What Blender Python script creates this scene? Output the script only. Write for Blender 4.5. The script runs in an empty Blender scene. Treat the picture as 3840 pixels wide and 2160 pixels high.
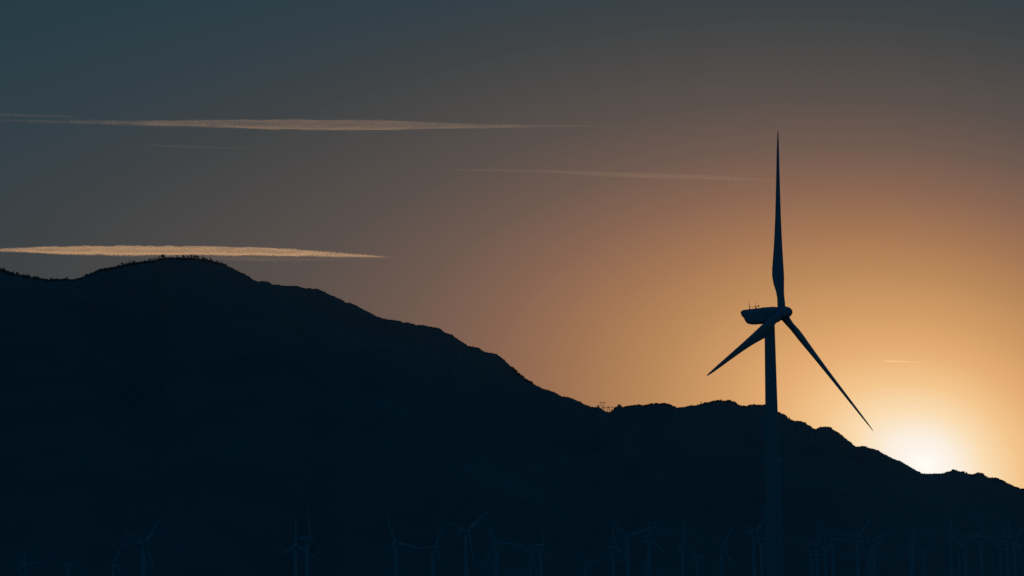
import bpy, bmesh, math, random
from mathutils import Vector, Matrix, noise

random.seed(7)
scene = bpy.context.scene
COL = scene.collection
R_ = math.radians

# ------------------------------------------------------------------ camera
FPX = 200 / 36 * 3840                 # focal length in photograph pixels (200 mm lens)
ROLL = R_(1.13)
PITCH = math.atan((2207 - 1080) / FPX)
CAM = Vector((0, 0, 9.0))
WR = Vector((1, 0, 0))
FW = Vector((0, math.cos(PITCH), math.sin(PITCH)))
WU = Vector((0, -math.sin(PITCH), math.cos(PITCH)))
RI = math.cos(ROLL) * WR - math.sin(ROLL) * WU
UP = math.sin(ROLL) * WR + math.cos(ROLL) * WU


def ray(px, py):
    return FW + RI * ((px - 1920) / FPX) + UP * ((1080 - py) / FPX)


def at(px, py, depth):
    d = ray(px, py)
    return CAM + d * (depth / d.y)


cam_data = bpy.data.cameras.new('camera')
cam_data.lens = 200
cam_data.sensor_width = 36
cam_data.clip_start = 1
cam_data.clip_end = 200000
cam = bpy.data.objects.new('camera', cam_data)
COL.objects.link(cam)
M = Matrix((RI, UP, -FW)).transposed().to_4x4()
M.translation = CAM
cam.matrix_world = M
scene.camera = cam


# ------------------------------------------------------------------ helpers
def link_mesh(name, bm, mat, parent=None, smooth=False):
    me = bpy.data.meshes.new(name)
    bmesh.ops.recalc_face_normals(bm, faces=bm.faces)
    bm.to_mesh(me)
    bm.free()
    if smooth:
        for p in me.polygons:
            p.use_smooth = True
    me.materials.append(mat)
    o = bpy.data.objects.new(name, me)
    COL.objects.link(o)
    if parent is not None:
        o.parent = parent
    return o


def tag(o, label=None, cat=None, group=None, kind=None):
    if label:
        o['label'] = label
    if cat:
        o['category'] = cat
    if group:
        o['group'] = group
    if kind:
        o['kind'] = kind
    return o


def empty(name, loc, rz=0.0):
    o = bpy.data.objects.new(name, None)
    COL.objects.link(o)
    o.location = loc
    o.rotation_euler = (0, 0, rz)
    o.empty_display_size = 0.5
    return o


def loft(bm, rings, cap=True):
    vs = [[bm.verts.new(p) for p in r] for r in rings]
    n = len(rings[0])
    for a, b in zip(vs, vs[1:]):
        for i in range(n):
            j = (i + 1) % n
            bm.faces.new((a[i], a[j], b[j], b[i]))
    if cap:
        bm.faces.new(vs[0][::-1])
        bm.faces.new(vs[-1])


def circle(c, ax, r, n):
    ax = Vector(ax).normalized()
    u = ax.orthogonal().normalized()
    v = ax.cross(u)
    return [Vector(c) + r * (math.cos(2 * math.pi * i / n) * u + math.sin(2 * math.pi * i / n) * v) for i in range(n)]


def tube(bm, a, b, r0, r1=None, n=8):
    a, b = Vector(a), Vector(b)
    loft(bm, [circle(a, b - a, r0, n), circle(b, b - a, r0 if r1 is None else r1, n)])


def box(bm, c, sx, sy, sz, mat=None):
    m = Matrix.Translation(Vector(c)) @ Matrix.Diagonal((sx, sy, sz, 1))
    bmesh.ops.create_cube(bm, size=1, matrix=m)


def fbm(v, octv=4):
    return noise.fractal(Vector(v), 1.0, 2.0, octv)


# ------------------------------------------------------------------ materials
def new_mat(name):
    m = bpy.data.materials.new(name)
    m.use_nodes = True
    return m, m.node_tree.nodes, m.node_tree.links


def mottled(name, c1, c2, scale, rough=0.6, spec=0.3, stretch=(1, 1, 1), bump=0.0):
    m, N, L = new_mat(name)
    b = N['Principled BSDF']
    tc = N.new('ShaderNodeTexCoord')
    mp = N.new('ShaderNodeMapping')
    mp.inputs['Scale'].default_value = stretch
    nz = N.new('ShaderNodeTexNoise')
    nz.inputs['Scale'].default_value = scale
    nz.inputs['Detail'].default_value = 8
    nz.inputs['Roughness'].default_value = 0.65
    rp = N.new('ShaderNodeValToRGB')
    rp.color_ramp.elements[0].position = 0.35
    rp.color_ramp.elements[0].color = (*c1, 1)
    rp.color_ramp.elements[1].position = 0.7
    rp.color_ramp.elements[1].color = (*c2, 1)
    L.new(tc.outputs['Object'], mp.inputs['Vector'])
    L.new(mp.outputs['Vector'], nz.inputs['Vector'])
    L.new(nz.outputs['Fac'], rp.inputs['Fac'])
    L.new(rp.outputs['Color'], b.inputs['Base Color'])
    b.inputs['Roughness'].default_value = rough
    b.inputs['Specular IOR Level'].default_value = spec
    if bump:
        bp = N.new('ShaderNodeBump')
        bp.inputs['Strength'].default_value = bump
        bp.inputs['Distance'].default_value = 1.0
        L.new(nz.outputs['Fac'], bp.inputs['Height'])
        L.new(bp.outputs['Normal'], b.inputs['Normal'])
    return m


MAT_TURBINE = mottled('turbine_paint', (0.245, 0.26, 0.275), (0.275, 0.29, 0.305), 0.8, 0.65, 0.15, (1, 1, 0.15))
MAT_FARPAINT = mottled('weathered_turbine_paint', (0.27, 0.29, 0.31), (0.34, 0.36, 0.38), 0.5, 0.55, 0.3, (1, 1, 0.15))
MAT_METAL = mottled('dark_metal', (0.10, 0.10, 0.11), (0.16, 0.16, 0.17), 3.0, 0.5, 0.5)
MAT_STEEL = mottled('galvanised_steel', (0.15, 0.15, 0.16), (0.25, 0.25, 0.26), 0.3, 0.55, 0.5)
MAT_HILL = mottled('chaparral_hillside', (0.13, 0.125, 0.095), (0.19, 0.175, 0.14), 0.004, 0.95, 0.1, bump=0.0)
MAT_GROUND = mottled('desert_ground', (0.10, 0.085, 0.06), (0.18, 0.155, 0.115), 0.02, 0.95, 0.1)
MAT_LEAF = mottled('dark_foliage', (0.09, 0.10, 0.07), (0.15, 0.16, 0.115), 0.3, 0.8, 0.2)
MAT_BARK = mottled('bark', (0.05, 0.04, 0.03), (0.09, 0.07, 0.05), 2.0, 0.9, 0.1)
MAT_ROCK = mottled('granite_outcrop', (0.12, 0.105, 0.085), (0.22, 0.19, 0.16), 0.2, 0.9, 0.2)

# ------------------------------------------------------------------ sun and sky
SUN_DIR = ray(3470, 1742).normalized()
SUN_AZ = math.atan2(SUN_DIR.x, SUN_DIR.y)
SUN_EL = math.asin(SUN_DIR.z)
sun_data = bpy.data.lights.new('sun', 'SUN')
sun_data.energy = 1.5
sun_data.angle = R_(0.53)
sun_data.color = (1.0, 0.58, 0.28)
sun = bpy.data.objects.new('sun', sun_data)
COL.objects.link(sun)
sun.rotation_euler = (-SUN_DIR).to_track_quat('-Z', 'Y').to_euler()


def s2l(c):
    c /= 255.0
    return c / 12.92 if c <= 0.04045 else ((c + 0.055) / 1.055) ** 2.4


# colour of the dusk sky against the (oblate) angular distance from the sun, in 1/21333 rad
GLOW = [(0, (255, 252, 246)), (100, (254, 243, 227)), (200, (253, 223, 180)), (300, (247, 201, 144)), (420, (232, 177, 118)), (560, (212, 157, 102)),
        (720, (186, 137, 89)), (880, (162, 116, 83)), (1040, (135, 100, 81)), (1200, (109, 88, 78)), (1360, (89, 79, 74)), (1520, (75, 72, 71)),
        (1680, (61, 65, 67)), (1850, (49, 62, 70)), (2100, (37, 59, 69)), (2400, (29, 53, 63))]
SKY_GAIN = 1.085
GLOW_SPAN = 2400.0
world = bpy.data.worlds.new('World')
scene.world = world
world.use_nodes = True
N, L = world.node_tree.nodes, world.node_tree.links
bg = N['Background']


def mth(op, a, b=None, c=None, clamp=False):
    n = N.new('ShaderNodeMath')
    n.operation = op
    n.use_clamp = clamp
    for i, v in enumerate((a, b, c)):
        if v is None:
            continue
        if isinstance(v, (int, float)):
            n.inputs[i].default_value = v
        else:
            L.new(v, n.inputs[i])
    return n.outputs[0]


tc = N.new('ShaderNodeTexCoord')
sep = N.new('ShaderNodeSeparateXYZ')
L.new(tc.outputs['Generated'], sep.inputs[0])
az = mth('ARCTAN2', sep.outputs['X'], sep.outputs['Y'])
el = mth('ARCSINE', sep.outputs['Z'])
da = mth('MULTIPLY', mth('SUBTRACT', az, SUN_AZ), FPX)
de = mth('MULTIPLY', mth('SUBTRACT', el, SUN_EL), FPX)
gx = mth('SUBTRACT', mth('MULTIPLY', da, math.cos(ROLL)), mth('MULTIPLY', de, math.sin(ROLL)))
gy = mth('ADD', mth('MULTIPLY', da, math.sin(ROLL)), mth('MULTIPLY', de, math.cos(ROLL)))
gxs = mth('ADD', gx, mth('MULTIPLY', gy, 0.28))
h = mth('MAXIMUM', mth('MULTIPLY', gxs, 1.1), mth('MULTIPLY', gxs, -1.0))
low = mth('SUBTRACT', 1.0, mth('DIVIDE', mth('ABSOLUTE', gy), 850.0), clamp=True)
heq = mth('MULTIPLY', mth('SUBTRACT', 1.0, mth('EXPONENT', mth('DIVIDE', h, -2721.0))), mth('ADD', 2250.0, mth('MULTIPLY', low, 70.0)))
EXPO = 2.3265
eq = mth('POWER', mth('ADD', mth('POWER', heq, EXPO), mth('POWER', mth('ABSOLUTE', gy), EXPO)), 1 / EXPO)
rp = N.new('ShaderNodeValToRGB')
cr = rp.color_ramp
cr.interpolation = 'LINEAR'
while len(cr.elements) > 1:
    cr.elements.remove(cr.elements[-1])
for i, (d, c) in enumerate(GLOW):
    e = cr.elements[0] if i == 0 else cr.elements.new(d / GLOW_SPAN)
    e.position = d / GLOW_SPAN
    e.color = (*[s2l(v) for v in c], 1)
L.new(mth('DIVIDE', eq, GLOW_SPAN, clamp=True), rp.inputs['Fac'])
# the aureole right round the sun is far brighter than white
core = mth('POWER', mth('SUBTRACT', 1.0, mth('DIVIDE', eq, 105.0, clamp=True), clamp=True), 2.0)
gain = mth('MULTIPLY', mth('ADD', 1.0, mth('MULTIPLY', core, 0.04)), SKY_GAIN)
glow = N.new('ShaderNodeVectorMath')
glow.operation = 'SCALE'
L.new(rp.outputs['Color'], glow.inputs[0])
L.new(gain, glow.inputs['Scale'])
# physical sky for everything away from the sunset
sky = N.new('ShaderNodeTexSky')
sky.sky_type = 'NISHITA'
sky.sun_disc = False
sky.sun_elevation = SUN_EL
sky.sun_rotation = SUN_AZ
sky.air_density = 1.0
sky.dust_density = 1.0
sky.ozone_density = 3.0
tint = N.new('ShaderNodeMix')
tint.data_type = 'RGBA'
tint.blend_type = 'MULTIPLY'
tint.inputs['Factor'].default_value = 1
tint.inputs['B'].default_value = (0.010, 0.115, 0.158, 1)
L.new(sky.outputs['Color'], tint.inputs['A'])
dot = N.new('ShaderNodeVectorMath')
dot.operation = 'DOT_PRODUCT'
L.new(tc.outputs['Generated'], dot.inputs[0])
dot.inputs[1].default_value = SUN_DIR
ang = mth('ARCCOSINE', dot.outputs['Value'])
mr = N.new('ShaderNodeMapRange')
mr.interpolation_type = 'SMOOTHSTEP'
mr.inputs['From Min'].default_value = R_(11)
mr.inputs['From Max'].default_value = R_(32)
L.new(ang, mr.inputs['Value'])
mx = N.new('ShaderNodeMix')
mx.data_type = 'RGBA'
L.new(mr.outputs['Result'], mx.inputs['Factor'])
L.new(glow.outputs[0], mx.inputs['A'])
L.new(tint.outputs['Result'], mx.inputs['B'])
L.new(mx.outputs['Result'], bg.inputs['Color'])
bg.inputs['Strength'].default_value = 1.0
world.cycles.sampling_method = 'MANUAL'
world.cycles.sample_map_resolution = 4096

# ------------------------------------------------------------------ mountain
SIL = [(-900, 985), (-600, 950), (-300, 960), (-100, 990), (0, 1012), (35, 1020.5), (49, 1027.5), (70, 1031), (91, 1036), (115, 1041.5), (140, 1043), (164, 1048.5),
 (185, 1051), (210, 1050), (231, 1048.5), (252, 1048.5), (269, 1052.7), (290, 1046.7), (307, 1042.5), (328, 1031), (349, 1025),
 (370, 1015), (384, 1010.8), (405, 1008), (430, 1003.8), (447, 999.6), (468, 993.6), (489, 989), (517, 985.6), (545, 981),
 (573, 980.4), (590.5, 973.4), (608, 969), (629, 968), (664, 966.4), (679.6, 967.8), (699, 968), (734, 970.6), (769, 973.4),
 (790, 977.6), (814, 985), (831.6, 987.4), (849, 997), (873.5, 1006.6), (900, 1021), (914, 1026), (931, 1036.7), (952, 1051.7),
 (970, 1056.6), (991, 1054), (1005, 1056.6), (1022, 1067), (1047, 1068), (1054, 1071.6), (1082, 1073.4), (1110, 1073.4),
 (1127, 1077), (1144.6, 1082), (1165.5, 1083), (1193.5, 1085.6), (1211, 1091.5), (1228, 1101), (1249, 1111), (1274, 1120.5),
 (1298, 1135.6), (1312, 1136), (1333, 1144), (1361, 1160), (1389, 1173), (1403, 1183), (1417, 1189), (1445, 1196.7), (1473, 1200),
 (1501, 1204), (1515, 1211), (1529, 1209.6), (1560, 1219), (1581, 1219), (1620, 1227), (1637, 1228.5), (1651, 1233), (1669, 1247),
 (1683, 1252), (1698, 1258), (1707, 1267), (1739, 1286.5), (1756, 1298), (1784, 1302.5), (1799, 1308), (1815, 1319), (1833.5, 1322.7),
 (1855, 1326.7), (1871, 1333.5), (1886, 1346), (1905, 1363), (1923.6, 1383), (1939, 1399), (1948.4, 1406.5), (1964, 1417.4),
 (1979.5, 1430), (1998, 1437.6), (2017, 1448.4), (2038.5, 1458.7), (2063, 1465.5), (2080, 1471), (2094, 1479.5), (2108, 1488),
 (2128.6, 1489), (2147, 1495), (2172, 1505), (2188, 1514.6), (2199, 1520), (2206.5, 1523), (2221, 1527.4), (2229.7, 1529),
 (2238, 1527), (2245, 1527), (2249, 1531.6), (2258, 1534.5), (2263, 1538.6), (2273, 1543), (2286, 1545), (2296, 1542), (2302, 1539),
 (2306, 1533), (2312.5, 1528), (2316.6, 1526), (2321, 1523), (2327, 1523), (2332, 1526.6), (2341.5, 1527.4), (2352, 1526.6),
 (2362, 1525), (2370.5, 1522), (2380, 1521.5), (2400, 1519), (2414, 1522.7), (2431, 1520), (2445, 1515.7), (2498, 1515), (2512, 1518.8),
 (2522, 1526), (2540, 1529.7), (2564, 1527.6), (2589, 1522.7), (2610, 1521), (2627, 1516.4), (2645, 1511), (2659, 1509.4),
 (2672.5, 1504), (2697, 1502.4), (2714.5, 1505), (2735.4, 1503), (2756.4, 1510), (2770, 1520.6), (2788, 1524), (2805, 1524.8),
 (2809, 1520), (2826, 1518.5), (2851, 1520.6), (2870, 1517.4), (2895, 1530), (2919.6, 1547), (2940, 1555), (2959, 1572), (2976.5, 1580),
 (3001, 1580), (3018.5, 1585.6), (3039.4, 1600), (3053, 1610), (3060, 1610), (3071, 1603.7), (3085, 1601), (3113, 1602),
 (3123, 1610.7), (3141, 1621), (3169, 1644), (3190, 1659.6), (3209.7, 1676), (3233, 1673), (3247, 1674), (3252.5, 1678.6),
 (3272, 1681.7), (3294, 1690.5), (3310, 1700), (3330, 1711), (3352, 1721), (3376.7, 1729), (3399, 1743), (3421, 1756), (3437.4, 1764.5),
 (3454, 1776), (3476, 1777.5), (3504, 1776.6), (3537, 1776.6), (3548, 1770), (3567, 1768), (3573, 1762), (3582, 1763.7), (3589, 1769),
 (3614, 1769), (3628, 1777.5), (3647, 1784), (3653, 1779.4), (3669, 1776), (3684.5, 1776.6), (3689, 1783), (3708, 1794),
 (3724.6, 1792.6), (3738, 1795.4), (3760.5, 1803.7), (3774, 1812), (3793.6, 1821.6), (3813, 1830), (3840, 1837), (3950, 1880),
 (4200, 1940), (4700, 2010), (5200, 2050)]


def sil(px):
    for (a, b), (c, d) in zip(SIL, SIL[1:]):
        if a <= px <= c:
            t = (px - a) / (c - a)
            return b + (d - b) * t
    return SIL[0][1] if px < SIL[0][0] else SIL[-1][1]


def ridge_depth(px):
    return 11000 + 420 * noise.noise(Vector((px / 620.0, 3.1, 0))) + 160 * noise.noise(Vector((px / 190.0, 8.1, 0)))


def ridge_bump(px):
    """rock and scrub roughness of the crest, photograph pixels (up positive)"""
    a = 0.55 + 0.6 * max(0, noise.noise(Vector((px / 90.0, 0.3, 5))))
    b = 1.3 * noise.noise(Vector((px / 17.0, 1.7, 2))) + 1.5 * max(0, noise.noise(Vector((px / 7.0, 4.7, 2)))) + 0.9 * noise.noise(Vector((px / 3.4, 9.7, 2)))
    return 1.35 * a * b


def ridge_point(px, bump=True):
    y = sil(px) - (ridge_bump(px) if bump else 0)
    return at(px, y, ridge_depth(px))


S_ROWS = [0, .05, .1, .15, .2, .25, .3, .35, .4, .45, .5, .55, .6, .65, .7, .75, .8, .84, .88, .91, .94, .96, .975, .985, .993, .997, 1.0]


def build_mountain():
    bm = bmesh.new()
    grid = []
    px = -900.0
    while px <= 5200:
        pr = ridge_point(px)
        yr = pr.y
        foot = 8350 + 260 * noise.noise(Vector((px / 420.0, 11, 1))) + 120 * noise.noise(Vector((px / 120.0, 21, 1)))
        col = []
        # the foot follows a softened outline, only the crest the exact one
        soft = sum(at(q, sil(q), 11000).z for q in range(int(px) - 240, int(px) + 241, 40)) / 13 * yr / 11000
        for s in S_ROWS:
            Y = foot + (yr - foot) * s
            X = pr.x * Y / yr
            k = s ** 10
            base = (soft * (1 - k) + pr.z * k) * (s ** (1.22 - 0.2 * s))
            w = s * (1 - s) * 4
            g1 = noise.noise(Vector((X / 300.0 + 0.35 * math.sin(Y / 800.0), Y / 2600.0, 0.5)))
            g2 = noise.noise(Vector((X / 110.0 + 0.5 * math.sin(Y / 600.0 + X / 400.0), Y / 1800.0, 4.5)))
            z = base + w * (34 * (0.5 - abs(g1) * 1.6) + 11 * (0.4 - abs(g2)) - 26)
            if s == 0:
                z = -6
            zmax = 9 + (pr.z - 9) * Y / yr - (1 - s) * 3
            if s < 1:
                z = min(z, zmax)
            col.append(bm.verts.new((X, Y, z)))
        for k, t in enumerate((0.06, .2, .5, 1.0)):
            Y = yr + 2600 * t
            X = pr.x * Y / yr
            col.append(bm.verts.new((X, Y, pr.z * (1 - t ** 0.8) - 10 * t - 2 * (k >= 0))))
        grid.append(col)
        px += 2.6 if -40 < px < 3880 else 14
    for a, b in zip(grid, grid[1:]):
        for i in range(len(a) - 1):
            bm.faces.new((a[i], b[i], b[i + 1], a[i + 1]))
    o = link_mesh('mountain', bm, MAT_HILL, smooth=True)
    return tag(o, 'dark silhouetted mountain ridge falling from the wooded left summit to the sunset saddle', 'mountain', kind='structure')


build_mountain()

# farther hills behind the saddle that carry the pylons
def build_far_hills():
    bm = bmesh.new()
    grid = []
    for i in range(120):
        px = -900 + i * 50
        t = max(0.0, min(1.0, (px - 1300) / 700)) * max(0.0, min(1.0, (3000 - px) / 420))
        t = t * t * (3 - 2 * t)
        top = at(px, 1566 + 3 * noise.noise(Vector((px / 60, 0, 0))), 18000).z
        zt = 40 + (top - 40) * t
        xr = at(px, 1566, 18000).x
        col = []
        for Y, g in ((14200, 0.0), (15200, .25), (16200, .55), (17200, .86), (17700, .965), (18000, 1.0), (18300, .98), (19000, .6), (20500, 0.0)):
            col.append(bm.verts.new((xr * Y / 18000, Y, zt * g - 5 + 8 * g * (1 - g) * noise.noise(Vector((xr / 200, Y / 300, 0))))))
        grid.append(col)
    for a, b in zip(grid, grid[1:]):
        for i in range(len(a) - 1):
            bm.faces.new((a[i], b[i], b[i + 1], a[i + 1]))
    o = link_mesh('hills', bm, MAT_HILL, smooth=True)
    tag(o, 'farther hill behind the saddle carrying the pylons', 'hill', kind='structure')


build_far_hills()

bm = bmesh.new()
NX, NY = 40, 60
gv = [[bm.verts.new((-9000 + 18000 * i / NX, -600 + 23000 * j / NY, 0.0)) for i in range(NX + 1)] for j in range(NY + 1)]
for j in range(NY):
    for i in range(NX):
        bm.faces.new((gv[j][i], gv[j][i + 1], gv[j + 1][i + 1], gv[j + 1][i]))
tag(link_mesh('ground', bm, MAT_GROUND), 'flat desert valley floor under the wind farm', 'ground', kind='structure')

# ------------------------------------------------------------------ scrub along the crest
def clump(bm, c, rx, rz, n, rnd):
    for _ in range(n):
        d = Vector((rnd.gauss(0, 1), rnd.gauss(0, 1), rnd.gauss(0, 1))).normalized() * (rnd.random() ** 0.4)
        p = Vector(c) + Vector((d.x * rx, d.y * rx, d.z * rz))
        s = rx * rnd.uniform(0.28, 0.5)
        u = Vector((rnd.gauss(0, 1), rnd.gauss(0, 1), rnd.gauss(0, 1))).normalized()
        v = u.orthogonal().normalized()
        w = u.cross(v)
        bm.faces.new([bm.verts.new(p + s * (v * math.cos(a) + w * math.sin(a))) for a in (0.2, 1.5, 2.9, 4.4)])


def build_scrub():
    rnd = random.Random(11)
    bm = bmesh.new()
    zones = [(-20, 300, 1.0, 2.9), (300, 580, 1.0, 2.7), (580, 850, .7, 2.3), (850, 1060, .3, 1.5), (1060, 1200, .6, 1.7), (1200, 1700, .3, 1.5),
             (1700, 1920, .3, 1.5), (1918, 1995, 1.2, 3.2), (2000, 2190, .25, 1.4), (2190, 2255, .5, 2.0), (2295, 2530, .9, 2.8),
             (2530, 2680, .6, 2.1), (2680, 2900, .7, 2.5), (2900, 3060, .6, 2.1), (3060, 3220, .5, 1.8), (3220, 3440, .3, 1.4),
             (3440, 3560, .6, 1.7), (3560, 3860, .8, 2.7)]
    for a, b, dens, size in zones:
        n = int((b - a) * dens)
        for _ in range(n):
            px = rnd.uniform(a, b)
            p = ridge_point(px, True)
            r = size * rnd.uniform(0.45, 1.25)
            back = rnd.uniform(-14, 3)
            p = p + Vector((0, back, back * 0.05 - 0.15 * r if back < 0 else -0.2 * r))
            clump(bm, p, r, r * rnd.uniform(.6, 1.0), 14, rnd)
    o = link_mesh('scrub', bm, MAT_LEAF)
    tag(o, 'low dark scrub fringing the whole mountain crest', 'scrub', kind='stuff')


build_scrub()

# ------------------------------------------------------------------ ridge trees
def tree_parts(kind, rnd):
    """trunk and crown meshes for a tree 10 m tall"""
    t = bmesh.new()
    tube(t, (0, 0, -1.5), (0.15, 0, 5.0), .42, .26, 7)
    tube(t, (0.15, 0, 5.0), (0.0, 0.1, 9.4), .26, .06, 7)
    for i in range(6):
        a = rnd.uniform(0, 6.28)
        z = rnd.uniform(2.8, 7)
        ln = rnd.uniform(1.2, 2.4)
        tube(t, (0.1, 0, z), (math.cos(a) * ln, math.sin(a) * ln, z + ln * .5), .13, .05, 5)
    c = bmesh.new()
    if kind == 'conifer':
        for i in range(26):
            f = i / 25
            z = .6 + 9.4 * f
            rr = (1 - f) * 2.3 + .2
            for k in range(3):
                a = rnd.uniform(0, 6.28)
                q = rr * rnd.uniform(.25, .85)
                clump(c, (math.cos(a) * q, math.sin(a) * q, z + rnd.uniform(-.3, .3)), .75, .45, 13, rnd)
    elif kind == 'round':
        for i in range(34):
            d = Vector((rnd.gauss(0, 1), rnd.gauss(0, 1), rnd.gauss(0, 1))).normalized() * rnd.uniform(.3, 1)
            clump(c, (d.x * 3.1, d.y * 3.1, 5.2 + d.z * 4.0), 1.2, 1.0, 15, rnd)
    elif kind == 'sparse':
        for i in range(15):
            d = Vector((rnd.gauss(0, 1), rnd.gauss(0, 1), rnd.gauss(0, 1))).normalized() * rnd.uniform(.4, 1)
            clump(c, (d.x * 2.3, d.y * 2.3, 6.0 + d.z * 3.4), 1.0, .7, 13, rnd)
    else:
        for i in range(30):
            d = Vector((rnd.gauss(0, 1), rnd.gauss(0, 1), rnd.gauss(0, 1))).normalized() * rnd.uniform(.3, 1)
            clump(c, (d.x * 1.9, d.y * 1.9, 5.0 + d.z * 4.4), .95, .95, 14, rnd)
    return t, c


PROTO = {}


def place_tree(kind, px, hpx, label, group):
    p = ridge_point(px)
    p = p + Vector((0, -3, -0.7))
    sc = 1.12 * hpx / FPX * p.y / 10.0
    if kind not in PROTO:
        rnd = random.Random(hash(kind) % 1000 if False else len(PROTO) * 17 + 3)
        tb, cb = tree_parts(kind, rnd)
        root = empty({'conifer': 'conifer_tree', 'round': 'oak_tree', 'sparse': 'pine_tree', 'oval': 'ridge_tree'}[kind], p)
        tr = link_mesh('trunk', tb, MAT_BARK, root)
        cw = link_mesh('crown', cb, MAT_LEAF, root)
        PROTO[kind] = (root, tr, cw)
    else:
        root0, t0, c0 = PROTO[kind]
        root = root0.copy()
        COL.objects.link(root)
        for q in (t0, c0):
            d = q.copy()
            d.parent = root
            COL.objects.link(d)
        root.location = p
    root.rotation_euler = (0, 0, (px * 1.37) % 6.28)
    w = 1.15 + 0.5 * ((px * 0.731) % 1)
    root.scale = (sc * w, sc * w, sc)
    tag(root, label, 'tree', group)


SUMMIT = 'trees along the left summit crest'
LEFT = 'trees on the far left shoulder'
for kind, zx, hz, label in [
    ('round', 610, 15, 'big round tree standing alone left of the summit trees'),
    ('oval', 617, 9, 'smaller tree touching the right side of the big round tree'),
    ('conifer', 664, 9, 'small pointed tree alone between the big round tree and the summit row'),
    ('round', 689, 13, 'dark bushy tree that begins the summit row from the left'),
    ('conifer', 702, 12, 'pointed tree second in the summit row'),
    ('oval', 709.5, 10, 'short tree between two taller ones in the summit row'),
    ('conifer', 718, 14, 'tallest pointed tree in the middle of the summit row'),
    ('round', 730, 13, 'round tree just right of the tallest pointed summit tree'),
    ('round', 740.5, 14, 'tall round tree right of the middle of the summit row'),
    ('oval', 747.5, 8, 'low tree tucked beside the tall round summit tree'),
    ('oval', 758, 12, 'upright tree before the gap at the right of the summit row'),
    ('round', 766, 10, 'broad low tree where the summit row starts to descend'),
    ('oval', 776, 9, 'small tree at the right end of the close summit row'),
    ('sparse', 790, 13, 'thin open tree just below the right end of the summit row'),
    ('sparse', 813, 10, 'thin tree left of two on the slope right of the summit'),
    ('sparse', 820, 8, 'smaller thin tree right of two on the slope right of the summit'),
    ('oval', 849, 8, 'single small tree lowest on the slope right of the summit'),
]:
    place_tree(kind, zx, hz, label, SUMMIT)
for kind, zx, hz, label in [
    ('round', 445, 9, 'low round tree lowest on the left flank of the summit'),
    ('oval', 457, 14, 'tallest tree of the cluster low on the left flank of the summit'),
    ('oval', 463, 11, 'tree right behind the tallest one of the low left flank cluster'),
    ('oval', 475, 10, 'tree at the upper end of the low left flank cluster'),
    ('sparse', 487, 11, 'thin tree that starts the middle cluster of the left flank'),
    ('sparse', 499, 11, 'thin tree in the centre of the middle left flank cluster'),
    ('sparse', 506, 10, 'thin tree that ends the middle cluster of the left flank'),
    ('oval', 559, 12, 'tree that starts the upper left flank cluster'),
    ('oval', 566, 13, 'tallest tree of the upper left flank cluster'),
    ('oval', 573, 12, 'tree that ends the upper left flank cluster'),
    ('sparse', 582, 13, 'thin open tree between the upper flank cluster and the big round tree'),
    ('sparse', 596, 11, 'thin tree just left of the big round tree'),
]:
    place_tree(kind, zx, hz, label, 'trees on the left flank of the summit')
for kind, zx, hz, label in [
    ('conifer', 3, 9, 'tree cut by the left edge of the photo'),
    ('round', 9, 10, 'low tree next to the left photo edge'),
    ('conifer', 16, 13, 'tallest pointed tree near the left photo edge'),
    ('oval', 22, 9, 'short tree right of the tallest one near the left photo edge'),
    ('oval', 46, 8, 'short tree left of the pair on the left shoulder'),
    ('conifer', 51, 12, 'pointed tree of the pair on the left shoulder'),
    ('round', 64.5, 12, 'round dark tree below the pair on the left shoulder'),
    ('oval', 87, 9, 'tree that starts the row down the left shoulder'),
    ('oval', 96, 11, 'second tree of the row down the left shoulder'),
    ('conifer', 102, 10, 'pointed tree in the row down the left shoulder'),
    ('oval', 108.5, 12, 'tallest tree of the row down the left shoulder'),
    ('oval', 112.5, 9, 'last tree of the row down the left shoulder'),
    ('round', 131, 8, 'left of two low trees above the dip'),
    ('round', 141, 9, 'right of two low trees above the dip'),
    ('oval', 176, 7, 'small tree left of the lone round tree in the dip'),
    ('round', 192, 11, 'lone round tree in the dip left of the summit'),
    ('sparse', 253, 11, 'thin spindly tree sticking up in the dip'),
    ('oval', 271, 8, 'small tree at the bottom of the dip where the slope starts'),
    ('oval', 287, 7, 'small tree at the foot of the summit left slope'),
]:
    place_tree(kind, zx, hz, label, LEFT)
for kind, zx, hz, label in [
    ('conifer', 1928, 9, 'topmost pointed tree on the steep middle slope'),
    ('conifer', 1936, 10, 'second tree down the steep middle slope'),
    ('oval', 1949, 8, 'third tree down the steep middle slope'),
    ('conifer', 1958, 9, 'fourth tree down the steep middle slope'),
    ('oval', 1964, 9, 'fifth tree down the steep middle slope'),
    ('oval', 1988, 7, 'lowest lone tree on the steep middle slope'),
    ('round', 2243, 9, 'dark bushy tree on the crest left of the pylons'),
    ('round', 2319.5, 9, 'bushy tree on the crest right of the pylons'),
    ('round', 2327, 7, 'second bushy tree right of the pylons'),
    ('oval', 2438.5, 6, 'tiny tree on the low hump right of the pylons'),
    ('oval', 2594, 7, 'tiny tree left of the pointed one below the middle hump'),
    ('conifer', 2629, 9, 'small pointed tree on the rise to the middle hump'),
    ('oval', 2779, 6, 'tiny tree in the notch left of the large turbine tower'),
    ('conifer', 2828, 6, 'tiny pointed tree beside the left edge of the large turbine tower'),
    ('conifer', 2960, 9, 'tiny pointed tree on the slope right of the large turbine tower'),
]:
    place_tree(kind, zx, hz, label, 'trees along the lower right crest')


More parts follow.
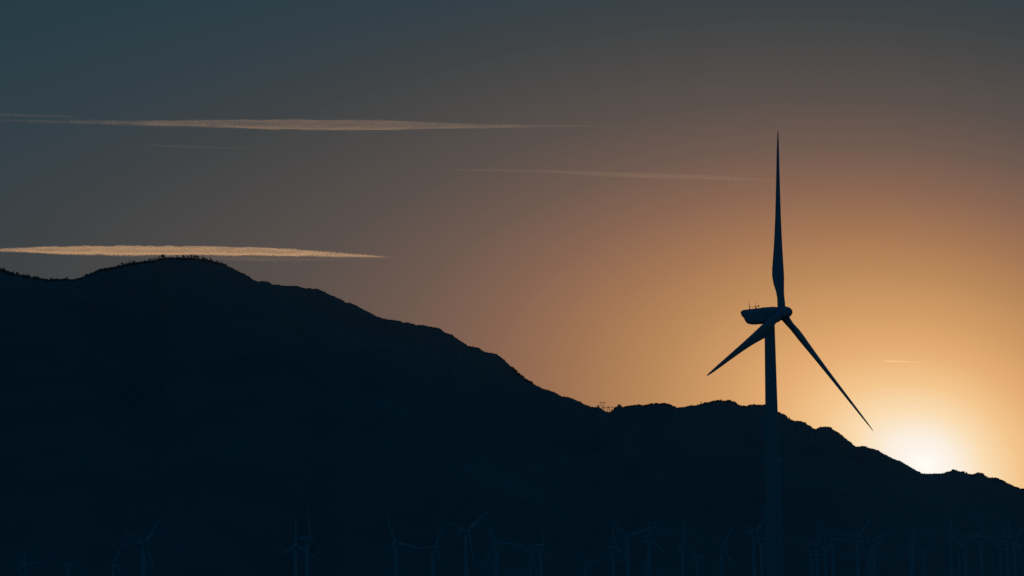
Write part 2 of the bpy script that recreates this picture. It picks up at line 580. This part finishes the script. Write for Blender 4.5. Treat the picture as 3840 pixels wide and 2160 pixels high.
# ------------------------------------------------------------------ pylons
def truss(bm, a, b, wa, wb, nseg, r):
    a, b = Vector(a), Vector(b)
    ax = (b - a).normalized()
    u = Vector((0, 1, 0)) if abs(ax.y) < .9 else Vector((1, 0, 0))
    v = ax.cross(u).normalized()
    u = v.cross(ax).normalized()
    rings = []
    for i in range(nseg + 1):
        t = i / nseg
        c = a.lerp(b, t)
        w = (wa + (wb - wa) * t) / 2
        rings.append([c + u * w * sx + v * w * sy for sx, sy in ((-1, -1), (1, -1), (1, 1), (-1, 1))])
    for p, q in zip(rings, rings[1:]):
        for i in range(4):
            j = (i + 1) % 4
            tube(bm, p[i], q[i], r, n=4)
            tube(bm, p[i], q[j], r * .7, n=4)
            tube(bm, p[j], q[i], r * .7, n=4)


def make_pylon(loc, rz, sc, label):
    root = empty('lattice_pylon', loc, rz)
    root.scale = (sc, sc, sc)
    b = bmesh.new()
    for sx in (-1, 1):
        truss(b, (sx * 3.6, 0, -4), (sx * 2.2, 0, 18), 1.6, 1.3, 9, .22)
    truss(b, (-3.0, 0, 9), (3.0, 0, 9), 1.0, 1.0, 3, .12)
    link_mesh('leg_frame', b, MAT_STEEL, root)
    b = bmesh.new()
    for sx in (-1, 1):
        truss(b, (sx * 2.2, 0, 18), (sx * 2.6, 0, 22), 1.3, 1.5, 2, .22)
        truss(b, (sx * 2.6, 0, 22), (sx * 5.4, 0, 34), 1.5, 1.3, 6, .22)
    truss(b, (-2.4, 0, 20.5), (2.4, 0, 20.5), 1.2, 1.2, 3, .13)
    link_mesh('window_frame', b, MAT_STEEL, root)
    b = bmesh.new()
    truss(b, (-10, 0, 35), (10, 0, 35), 1.3, 1.3, 12, .22)
    for sx in (-1, 1):
        truss(b, (sx * 6.0, 0, 35.6), (sx * 6.4, 0, 39), 1.5, .4, 3, .15)
    link_mesh('crossarm', b, MAT_STEEL, root)
    for x in (-9.4, 0, 9.4):
        b = bmesh.new()
        for k in range(6):
            tube(b, (x, 0, 34.3 - k * .45), (x, 0, 34.05 - k * .45), .28, n=8)
        tube(b, (x, 0, 34.4), (x, 0, 31.5), .08, n=6)
        link_mesh('insulator', b, MAT_METAL, root)
    tag(root, label, 'pylon', 'pylons in the saddle')


for px, ytop, dep, rz, sc, lab in [(2259, 1504.5, 18000, 0.1, 1.0, 'tall thin lattice pylon standing highest on the left in the saddle'),
                                   (2273, 1522.5, 17300, -0.1, .98, 'dark lattice pylon in the middle low in the saddle'),
                                   (2288.5, 1522.5, 18200, 0.12, 1.0, 'pale lattice pylon on the right low in the saddle')]:
    top = at(px, ytop, dep)
    make_pylon((top.x, top.y, top.z - 39 * sc), rz, sc, lab)


# ------------------------------------------------------------------ turbine parts
def blade_mesh(stations, beta0, beta1, bend=0.0):
    """span along +Z, tangential +Y, axis +X; trailing edge on the -chord side"""
    bm = bmesh.new()
    rings = []
    n = 24
    L_ = stations[-1][0]
    for r, chord, thick, mixf in stations:
        b = beta0 + (beta1 - beta0) * (r / L_)
        c = Vector((math.sin(b), math.cos(b), 0))
        t = Vector((math.cos(b), -math.sin(b), 0))
        ring = []
        for i in range(n):
            a = 2 * math.pi * i / n
            cx, cy = math.cos(a), math.sin(a)
            # circle
            p_c = (cx * thick / 2, cy * thick / 2)
            # airfoil: x from +0.28 chord (nose) to -0.72 chord (tail)
            u = (1 - cx) / 2
            yt = 5 * .22 * (0.2969 * math.sqrt(max(u, 0)) - 0.126 * u - 0.3516 * u * u + 0.2843 * u ** 3 - 0.1036 * u ** 4)
            yy = yt * (1 if cy >= 0 else -1) * (thick / (0.22 * chord)) * chord
            p_a = ((0.28 - u) * chord, yy)
            x = p_c[0] * (1 - mixf) + p_a[0] * mixf
            y = p_c[1] * (1 - mixf) + p_a[1] * mixf
            ring.append(c * x + t * y + Vector((bend * (r / L_) ** 1.3, 0, r)))
        rings.append(ring)
    loft(bm, rings)
    return bm


def nacelle_mesh(st, hw, n=28, pw=4.0):
    """st: (x, ztop, zbot, width factor)"""
    bm = bmesh.new()
    rings = []
    for x, zt, zb, wf in st:
        cz, hz = (zt + zb) / 2, (zt - zb) / 2
        ring = []
        for i in range(n):
            a = 2 * math.pi * i / n
            ca, sa = math.cos(a), math.sin(a)
            k = (abs(ca) ** pw + abs(sa) ** pw) ** (-1 / pw)
            ring.append(Vector((x, hw * wf * ca * k, cz + hz * sa * k)))
        rings.append(ring)
    loft(bm, rings)
    return bm


def tower_mesh(h, r0, r1, n=48, seams=()):
    bm = bmesh.new()
    prof = [(0, r0)]
    for s in seams:
        r = r0 + (r1 - r0) * s / h
        prof += [(s - .12, r0 + (r1 - r0) * (s - .12) / h), (s - .12, r + .03), (s + .12, r + .03), (s + .12, r0 + (r1 - r0) * (s + .12) / h)]
    e = .15 / h
    prof += [(.15, r0 + (r1 - r0) * e), (h - .15, r1 + (r0 - r1) * e), (h, r1)]
    rings = [[Vector((r * math.cos(2 * math.pi * i / n), r * math.sin(2 * math.pi * i / n), z)) for i in range(n)] for z, r in prof]
    loft(bm, rings)
    return bm


def revolve_x(prof, n=32):
    bm = bmesh.new()
    rings = [[Vector((x, r * math.cos(2 * math.pi * i / n), r * math.sin(2 * math.pi * i / n))) for i in range(n)] for x, r in prof]
    loft(bm, rings)
    return bm


# ---- the large turbine
YAW, TILT, TH0, BL = 0.564, 0.1211, 0.1556, 41.68
hx = Vector((math.cos(YAW), -math.sin(YAW), 0))
HUB = at(2952.4, 1170.5, 1255.0) - 1.46 * (hx * math.cos(TILT) + Vector((0, 0, math.sin(TILT))))
OVER = 4.57 - 1.46 * math.cos(TILT)
base = Vector((HUB.x - OVER * hx.x, HUB.y - OVER * hx.y, 0))
big = empty('wind_turbine', base, -YAW)
tag(big, 'large near wind turbine in full silhouette with three long blades', 'wind turbine')
HL = Vector((OVER, 0, HUB.z))
tw = link_mesh('tower', tower_mesh(66.4, 1.97, 1.13, 192), MAT_TURBINE, big, True)
# base door with frame (on the tower foot)
b = bmesh.new()
box(b, (0, -1.98, 1.9), .95, .12, 2.1)
dr = link_mesh('door', b, MAT_METAL, tw)
b = bmesh.new()
tube(b, (0, 0, 66.2), (0, 0, 66.95), 1.32, 1.32, 40)
link_mesh('yaw_ring', b, MAT_TURBINE, big, True)
st = [(-9.51, 1.75, 1.55, 0.8), (-9.44, 1.98, 1.15, 0.93), (-9.29, 2.12, 0.66, 0.97), (-8.94, 2.22, 0.2, 1), (-8.76, 2.22, -0.05, 1), (-8.69, 2.21, -0.55, 1), (-8.49, 2.2, -0.92, 1), (-8.09, 2.19, -1.18, 1), (-7.44, 2.15, -1.34, 1), (-5.94, 2.06, -1.5, 1), (-4.94, 1.99, -1.56, 1), (-3.94, 1.97, -1.63, 1), (-2.54, 1.83, -1.76, 1), (-1.74, 1.74, -1.8, 1), (-1.24, 1.62, -1.66, 0.94), (-1.02, 1.4, -1.45, 0.84)]
nac = link_mesh('nacelle', nacelle_mesh(st, 1.62), MAT_TURBINE, big, True)
nac.location = HL
nac.rotation_euler = (0, -TILT, 0)
for x0, ztop in ((-7.91, 4.0), (-6.35, 3.45)):
    b = bmesh.new()
    tube(b, (x0, 0, 1.9), (x0 + .03, 0, ztop - .65), .085, .06, 8)
    tube(b, (x0 + .03, 0, ztop - .65), (x0 + .07, 0, ztop), .045, .02, 8)
    tube(b, (x0 - .16, 0, 1.95), (x0 + .02, 0, 2.75), .03, .03, 6)
    tube(b, (x0 + .2, .1, 1.95), (x0 + .02, 0, 2.75), .03, .03, 6)
    link_mesh('sensor_mast', b, MAT_METAL, nac)
b = bmesh.new()
pts = [(-7.84, 0, 2.9), (-7.44, 0, 2.66), (-7.04, 0, 2.54), (-6.64, 0, 2.55), (-6.34, 0, 2.62)]
for p, q in zip(pts, pts[1:]):
    tube(b, p, q, .03, n=6)
link_mesh('cable', b, MAT_METAL, nac)
b = bmesh.new()
tube(b, (-6.32, 0, 2.62), (-5.84, 0, 2.42), .035, n=6)
tube(b, (-5.84, 0, 2.42), (-5.59, 0, 2.5), .05, n=6)
tube(b, (-5.7, 0, 2.36), (-5.6, 0, 2.5), .1, .19, 10)
tube(b, (-5.6, 0, 2.5), (-5.5, 0, 2.68), .19, .13, 10)
link_mesh('beacon_light', b, MAT_METAL, nac, False)
hub = link_mesh('hub', revolve_x([(-1.0, .8), (-.98, 1.1), (-.85, 1.3), (-.5, 1.4), (.5, 1.4), (1.1, 1.36), (1.5, 1.25), (1.9, 1.05), (2.25, .8), (2.5, .52), (2.65, .26), (2.71, .04)], 48), MAT_TURBINE, big, True)
hub.location = HL
hub.rotation_euler = (-TH0, -TILT, 0)
BST = [(.9, 1.75, 1.75, 0), (1.5, 1.75, 1.75, 0), (2.2, 1.78, 1.74, .04), (3.4, 2.05, 1.6, .3), (4.8, 2.6, 1.36, .66), (6.4, 3.2, 1.18, .92), (8.2, 3.52, 1.05, 1), (9.8, 3.45, .92, 1),
       (12, 3.08, .76, 1), (15, 2.6, .6, 1), (18, 2.2, .49, 1), (22, 1.8, .38, 1), (26, 1.5, .3, 1), (30, 1.23, .23, 1), (34, .98, .17, 1), (37, .78, .13, 1),
       (39.3, .57, .09, 1), (40.8, .38, .06, 1), (41.45, .22, .035, 1), (BL, .07, .014, 1)]
bl = link_mesh('blade', blade_mesh(BST, R_(19), R_(8), 1.46), MAT_TURBINE, big, True)
ROTS = [TH0 + i * 2 * math.pi / 3 for i in range(3)]
rootc = bmesh.new()
loft(rootc, [circle((0, 0, .95), (0, 0, 1), 1.03, 28), circle((0, 0, 1.36), (0, 0, 1), 1.03, 28)])
cuff = link_mesh('root_collar', rootc, MAT_TURBINE, bl)
for i in range(3):
    o = bl if i == 0 else bl.copy()
    if i:
        COL.objects.link(o)
        o.parent = big
        c = cuff.copy()
        COL.objects.link(c)
        c.parent = o
    o.location = HL
    o.rotation_euler = (-ROTS[i], -TILT, 0)

# ---- the smaller turbines in the valley behind
SH = 40.0
SOV = 2.6


def small_proto():
    root = empty('valley_wind_turbine', (0, 0, 0))
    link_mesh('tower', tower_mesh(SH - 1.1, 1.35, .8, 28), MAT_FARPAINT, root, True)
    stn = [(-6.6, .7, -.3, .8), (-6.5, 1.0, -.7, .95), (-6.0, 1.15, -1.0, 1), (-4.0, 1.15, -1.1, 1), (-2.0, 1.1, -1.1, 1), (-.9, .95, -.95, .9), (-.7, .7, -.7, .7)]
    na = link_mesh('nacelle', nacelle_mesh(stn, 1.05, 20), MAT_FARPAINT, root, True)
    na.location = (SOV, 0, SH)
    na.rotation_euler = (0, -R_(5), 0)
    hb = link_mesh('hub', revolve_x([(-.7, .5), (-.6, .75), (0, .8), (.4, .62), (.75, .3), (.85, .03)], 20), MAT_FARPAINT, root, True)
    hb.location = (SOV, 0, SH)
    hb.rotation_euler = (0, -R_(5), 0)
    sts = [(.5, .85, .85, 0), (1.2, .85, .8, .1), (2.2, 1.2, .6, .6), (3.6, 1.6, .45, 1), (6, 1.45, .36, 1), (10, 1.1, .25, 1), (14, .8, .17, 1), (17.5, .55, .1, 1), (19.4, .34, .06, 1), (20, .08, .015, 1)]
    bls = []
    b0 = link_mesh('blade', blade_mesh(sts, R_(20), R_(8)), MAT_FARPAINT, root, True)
    b0.location = (SOV, 0, SH)
    for i in range(3):
        o = b0 if i == 0 else b0.copy()
        if i:
            COL.objects.link(o)
            o.parent = root
        bls.append(o)
    return root, bls


SROOT, SBL = small_proto()
SCH = list(SROOT.children)
GROUP = 'dim wind turbines standing in the valley'
# hub px, hub py, yaw (90 = facing the camera), rotor angle, label
SMALL = [
 (84, 2131, 60, 20, 'tiny dim turbine nearest the left photo edge, left of an overlapping pair'),
 (100, 2119, 55, 80, 'right turbine of the overlapping pair nearest the left photo edge'),
 (256, 2124, 50, 62, 'tiny turbine midway between the far left pair and the first tall one'),
 (431, 2104, 45, 35, 'thin faint turbine close left of the first tall left turbine'),
 (549, 2033, 38, 46, 'leftmost tall dim turbine with one blade raised to the upper right'),
 (1110, 2046, 80, 2, 'front facing turbine with one blade straight up, left of a close pair'),
 (1166, 2017, 14, -7, 'side on turbine with long upright blade, right of a close pair'),
 (1483, 2035, 84, -16, 'turbine whose blade tilts upper left, third tall one from the left'),
 (1630, 2055, 50, 32, 'shorter turbine immediately left of the thickest valley tower'),
 (1755, 1994, 58, 51, 'tallest valley turbine with thick tower and blades spread in a V'),
 (1862, 2036, 85, -24, 'turbine right of the thickest tower with one blade level to the right'),
 (1992, 2112, 60, 25, 'short turbine half hidden left of a thick tower at the middle'),
 (2039, 2043, 16, -6, 'side on turbine with thick tower near the middle and blade upright'),
 (2195, 2112, 75, 84, 'very low turbine with only spread blades showing right of the middle'),
 (2307, 2053, 35, -2, 'turbine with a blade falling right across its taller neighbour'),
 (2356, 2011, 80, -47, 'tall turbine with blades spread in a wide shallow V'),
 (2424, 2107, 22, 58, 'short turbine in front of the tower right of the wide V turbine'),
 (2445, 2031, 24, -10, 'side on turbine right of the wide V turbine'),
 (2568, 2046, 45, 4, 'turbine with upright blade alone between the wide V turbine and the large tower'),
 (2614, 2097, 70, 68, 'short turbine with a blade sweeping right, just beyond the upright blade one'),
 (2711, 2048, 60, 35, 'thin turbine with one short blade raised right, left of the large tower'),
 (2838, 1996, 38, 50, 'tall turbine almost touching the large tower on its left side'),
 (2863, 2027, 50, 62, 'turbine wedged between its tall neighbour and the large tower'),
 (3045, 2083, 70, -34, 'low turbine nearest to the right side of the large tower'),
 (3073, 2041, 30, 2, 'narrow turbine with upright blade second right of the large tower'),
 (3103, 2050, 40, -15, 'thin turbine third right of the large tower'),
 (3125, 2026, 84, -30, 'turbine with a long level blade pointing right, beyond three narrow ones'),
 (3218, 2013, 80, -82, 'turbine with a level blade pointing left towards its neighbour'),
 (3259, 2083, 45, 30, 'short turbine left of a close trio right of the level blade pair'),
 (3271, 2034, 65, 58, 'tallest turbine of the close trio right of the level blade pair'),
 (3289, 2046, 30, -60, 'faint turbine closing the close trio on the right'),
 (3419, 2050, 50, 15, 'faint thin turbine left beside the one below the sun'),
 (3434, 2030, 24, 10, 'side on turbine with thicker tower under the setting sun'),
 (3470, 2070, 55, 75, 'short faint turbine just right of the thick one under the sun'),
 (3573, 2026, 60, -3, 'single thin turbine midway between the sun and the right photo edge'),
 (3603, 2060, 40, 40, 'short turbine hugging the left side of a thicker right hand tower'),
 (3624, 2024, 70, -52, 'thicker turbine with spread blades right of centre under the right slope'),
 (3689, 2012, 45, -20, 'faint tall turbine alone left of the rightmost three'),
 (3757, 2044, 50, 20, 'first of the rightmost three turbines, lower than the others'),
 (3788, 2012, 30, 0, 'middle one of the rightmost three turbines with upright blade'),
 (3810, 2018, 60, 45, 'turbine closest to the right photo edge'),
]
for i, (hxp, hyp, yaw, th, lab) in enumerate(SMALL):
    d = ray(hxp, hyp)
    t = (SH - CAM.z) / d.z
    P = CAM + d * t
    yw = R_(yaw)
    if i == 0:
        r, ch = SROOT, SCH
    else:
        r = SROOT.copy()
        COL.objects.link(r)
        ch = []
        for c0 in SCH:
            c = c0.copy()
            c.parent = r
            COL.objects.link(c)
            ch.append(c)
    r.location = (P.x - SOV * math.cos(yw), P.y + SOV * math.sin(yw), 0)
    r.rotation_euler = (0, 0, -yw)
    k = 0
    for c in ch:
        if c.name.split('.')[0] == 'blade':
            c.rotation_euler = (-(R_(th) + k * 2 * math.pi / 3), -R_(5), 0)
            k += 1
    tag(r, lab, 'wind turbine', GROUP)


# ------------------------------------------------------------------ clouds (beyond the haze, 40 km away)
def cloud_mat(name, dens, scale, stretch, lo, hi, aniso=0.7, tint_=(1, 1, 1)):
    m, N_, L_ = new_mat(name)
    N_.remove(N_['Principled BSDF'])
    vol = N_.new('ShaderNodeVolumePrincipled')
    vol.inputs['Color'].default_value = (*tint_, 1)
    vol.inputs['Anisotropy'].default_value = aniso
    t = N_.new('ShaderNodeTexCoord')
    mp = N_.new('ShaderNodeMapping')
    mp.inputs['Scale'].default_value = stretch
    nz = N_.new('ShaderNodeTexNoise')
    nz.inputs['Scale'].default_value = scale
    nz.inputs['Detail'].default_value = 2.5
    nz.inputs['Roughness'].default_value = .6
    mr_ = N_.new('ShaderNodeMapRange')
    mr_.inputs['From Min'].default_value = .3
    mr_.inputs['From Max'].default_value = .72
    mr_.inputs['To Min'].default_value = lo * dens
    mr_.inputs['To Max'].default_value = hi * dens
    L_.new(t.outputs['Object'], mp.inputs['Vector'])
    L_.new(mp.outputs['Vector'], nz.inputs['Vector'])
    L_.new(nz.outputs['Fac'], mr_.inputs['Value'])
    L_.new(mr_.outputs['Result'], vol.inputs['Density'])
    L_.new(vol.outputs['Volume'], N_['Material Output'].inputs['Volume'])
    return m


def cloud(name, prof, depth, mat, label, cat, deep=5.0, wob=0.0, seed=0, top=5.0, bot=5.0):
    """prof: (px, y centre, half height px, depth factor)"""
    rings = []
    n = 64
    o0 = at(prof[len(prof) // 2][0], prof[len(prof) // 2][1], depth)
    # resample
    ps = []
    for a, b_ in zip(prof, prof[1:]):
        m = max(2, int((b_[0] - a[0]) / 14))
        for k in range(m):
            t = k / m
            ps.append([a[q] + (b_[q] - a[q]) * t for q in range(4)])
    ps.append(list(prof[-1]))
    for px, yc, hh, df in ps:
        c = at(px, yc, depth) - o0
        hm = hh / FPX * depth
        ring = []
        for i in range(n):
            a = 2 * math.pi * i / n
            ca, sa = math.cos(a), math.sin(a)
            ca = math.copysign(abs(ca) ** (top if sa > 0 else bot), ca)
            wv = 1 + wob * noise.noise(Vector((px / (34.0 if top < 3 else 90.0), math.sin(a) * .8 + seed, math.cos(a) * .5)))
            ring.append(c + Vector((0, ca * hm * deep * df, sa * hm * wv)))
        rings.append(ring)
    bm = bmesh.new()
    loft(bm, rings)
    o = link_mesh(name, bm, mat, None, True)
    o.location = o0
    tag(o, label, cat)
    return o


D = 40000.0
# density is per metre
cm_a = cloud_mat('cirrus_streak_volume', 0.0019, 0.0035, (.8, .5, 8.0), 0.05, 1.9, .35)
cm_b = cloud_mat('lens_cloud_volume', 0.0052, 0.004, (.7, .4, 7.0), 0.25, 1.7, .6, (1.0, .95, .86))
cm_v = cloud_mat('veil_volume', 0.0008, 0.003, (.5, .3, 6.0), 0.3, 1.5, .35)
cm_c = cloud_mat('contrail_volume', 0.0014, 0.003, (.4, .4, 6.0), 0.4, 1.4, .35)
cm_d = cloud_mat('short_contrail_volume', 0.03, 0.006, (.5, .5, 1.0), 0.8, 1.2)
cloud('cirrus_cloud', [(-40, 450, 3, .1), (120, 454, 8, .22), (240, 457, 12, .25), (400, 459, 14, .35), (560, 461, 16, .5), (740, 463, 19, .75), (900, 465, 23, 1.0), (1100, 467, 25, 1.2), (1350, 470, 25, 1.25), (1520, 471, 21, 1.2),
                       (1700, 472, 13, 1.1), (1900, 473, 9, .9), (2100, 473, 6, .7), (2300, 473, 3, .5), (2480, 474, 1, .3)], D, cm_a,
      'long pale pinkish cloud streak across the upper left sky', 'cloud', 6, .3, 1, 7.0, 7.0)
cloud('cirrus_cloud', [(-700, 405, 2, 1), (-300, 420, 8, 1), (0, 430, 6, 1), (120, 434, 5, 1), (260, 437, 4, .8), (330, 440, 1, .5)], D + 800, cm_v,
      'faint short cloud wisp at the left photo edge above the long streak', 'cloud', 9, .3, 2)
cloud('cirrus_cloud', [(500, 543, 1, .5), (560, 545, 4, 1), (640, 547, 5, 1.2), (720, 551, 4, 1), (860, 555, 4, .7), (1060, 559, 1, .3)], D + 1500, cm_v,
      'thin faint wisp below the long pale cloud streak', 'cloud', 8, .3, 3)
cloud('lens_cloud', [(-420, 932, 1.5, .4), (-120, 935, 7, .8), (0, 938.5, 7.5, .8), (100, 938, 12, .9), (200, 939.5, 17, .9), (330, 941, 21, .9), (450, 941.5, 22, .95), (560, 941, 21, 1), (700, 941.5, 20, 1), (850, 943, 20, 1.05), (960, 945, 19, 1.05),
                     (1050, 948, 18, 1), (1130, 950.5, 16, .95), (1220, 954.5, 13.5, .8), (1300, 958, 10, .6), (1400, 962, 6, .35), (1490, 967, 1.5, .15)], D - 2000, cm_b,
      'bright peach lens shaped cloud hovering over the left summit', 'cloud', 4.6, .22, 4, 2.9, 7.0)
cloud('cirrus_cloud', [(350, 955, 2, .5), (480, 960, 6, 1), (620, 962, 10, 1), (780, 966, 13, 1), (950, 970, 13, 1), (1130, 973, 10, .9), (1300, 972, 6, .7), (1420, 970, 1.5, .4)], D + 300, cm_v,
      'soft greyish veil under the bright lens shaped cloud', 'cloud', 5, .3, 5)
cloud('contrail', [(1620, 633, 1, .4), (1800, 638, 6, .7), (2060, 643, 7, .9), (2200, 650, 10, 1), (2400, 657, 12, 1), (2600, 663, 12, 1), (2800, 672, 8, .8), (2990, 682, 1.5, .4)], D + 3000, cm_c,
      'thin diagonal contrail left of the upright turbine blade', 'contrail', 6, .2, 6)
cloud('contrail', [(2660, 701, 1, .4), (2800, 703, 3, .8), (3000, 707, 4, .8), (3200, 712, 3, .7), (3420, 720, 1, .3)], D + 3500, cm_c,
      'barely visible streak crossing behind the upright blade', 'contrail', 7, .2, 7)
cloud('contrail', [(3312, 1353.5, .4, .6), (3322, 1354, 1.9, 1), (3350, 1354.4, 2.2, 1), (3380, 1355, 2.0, 1), (3405, 1356.5, 1.8, .9), (3425, 1357.5, 1.8, .55), (3450, 1358.5, 1.7, .35), (3500, 1360, 1.2, .2), (3570, 1362, .4, .1)], D + 1000, cm_d,
      'short bright contrail to the right of the lower right blade', 'contrail', 1.5, .15, 8)

# ------------------------------------------------------------------ haze
m, N2, L2 = new_mat('haze_air')
N2.remove(N2['Principled BSDF'])
hv = N2.new('ShaderNodeVolumePrincipled')
hv.inputs['Color'].default_value = (.40, .42, .46, 1)
hv.inputs['Density'].default_value = 5.0e-6
hv.inputs['Anisotropy'].default_value = 0.1
L2.new(hv.outputs['Volume'], N2['Material Output'].inputs['Volume'])
bm = bmesh.new()
box(bm, (0, 10450, 449), 19000, 24000, 920)
hz = link_mesh('haze', bm, m)
tag(hz, 'thin evening haze filling the valley in front of the mountain', 'haze', kind='stuff')

# ------------------------------------------------------------------ render settings
scene.view_settings.view_transform = 'Standard'
scene.view_settings.look = 'None'
scene.view_settings.exposure = 0
scene.view_settings.gamma = 1
scene.cycles.use_denoising = False
scene.cycles.use_adaptive_sampling = False
scene.cycles.max_bounces = 6
scene.cycles.volume_bounces = 0
scene.cycles.volume_step_rate = 0.4
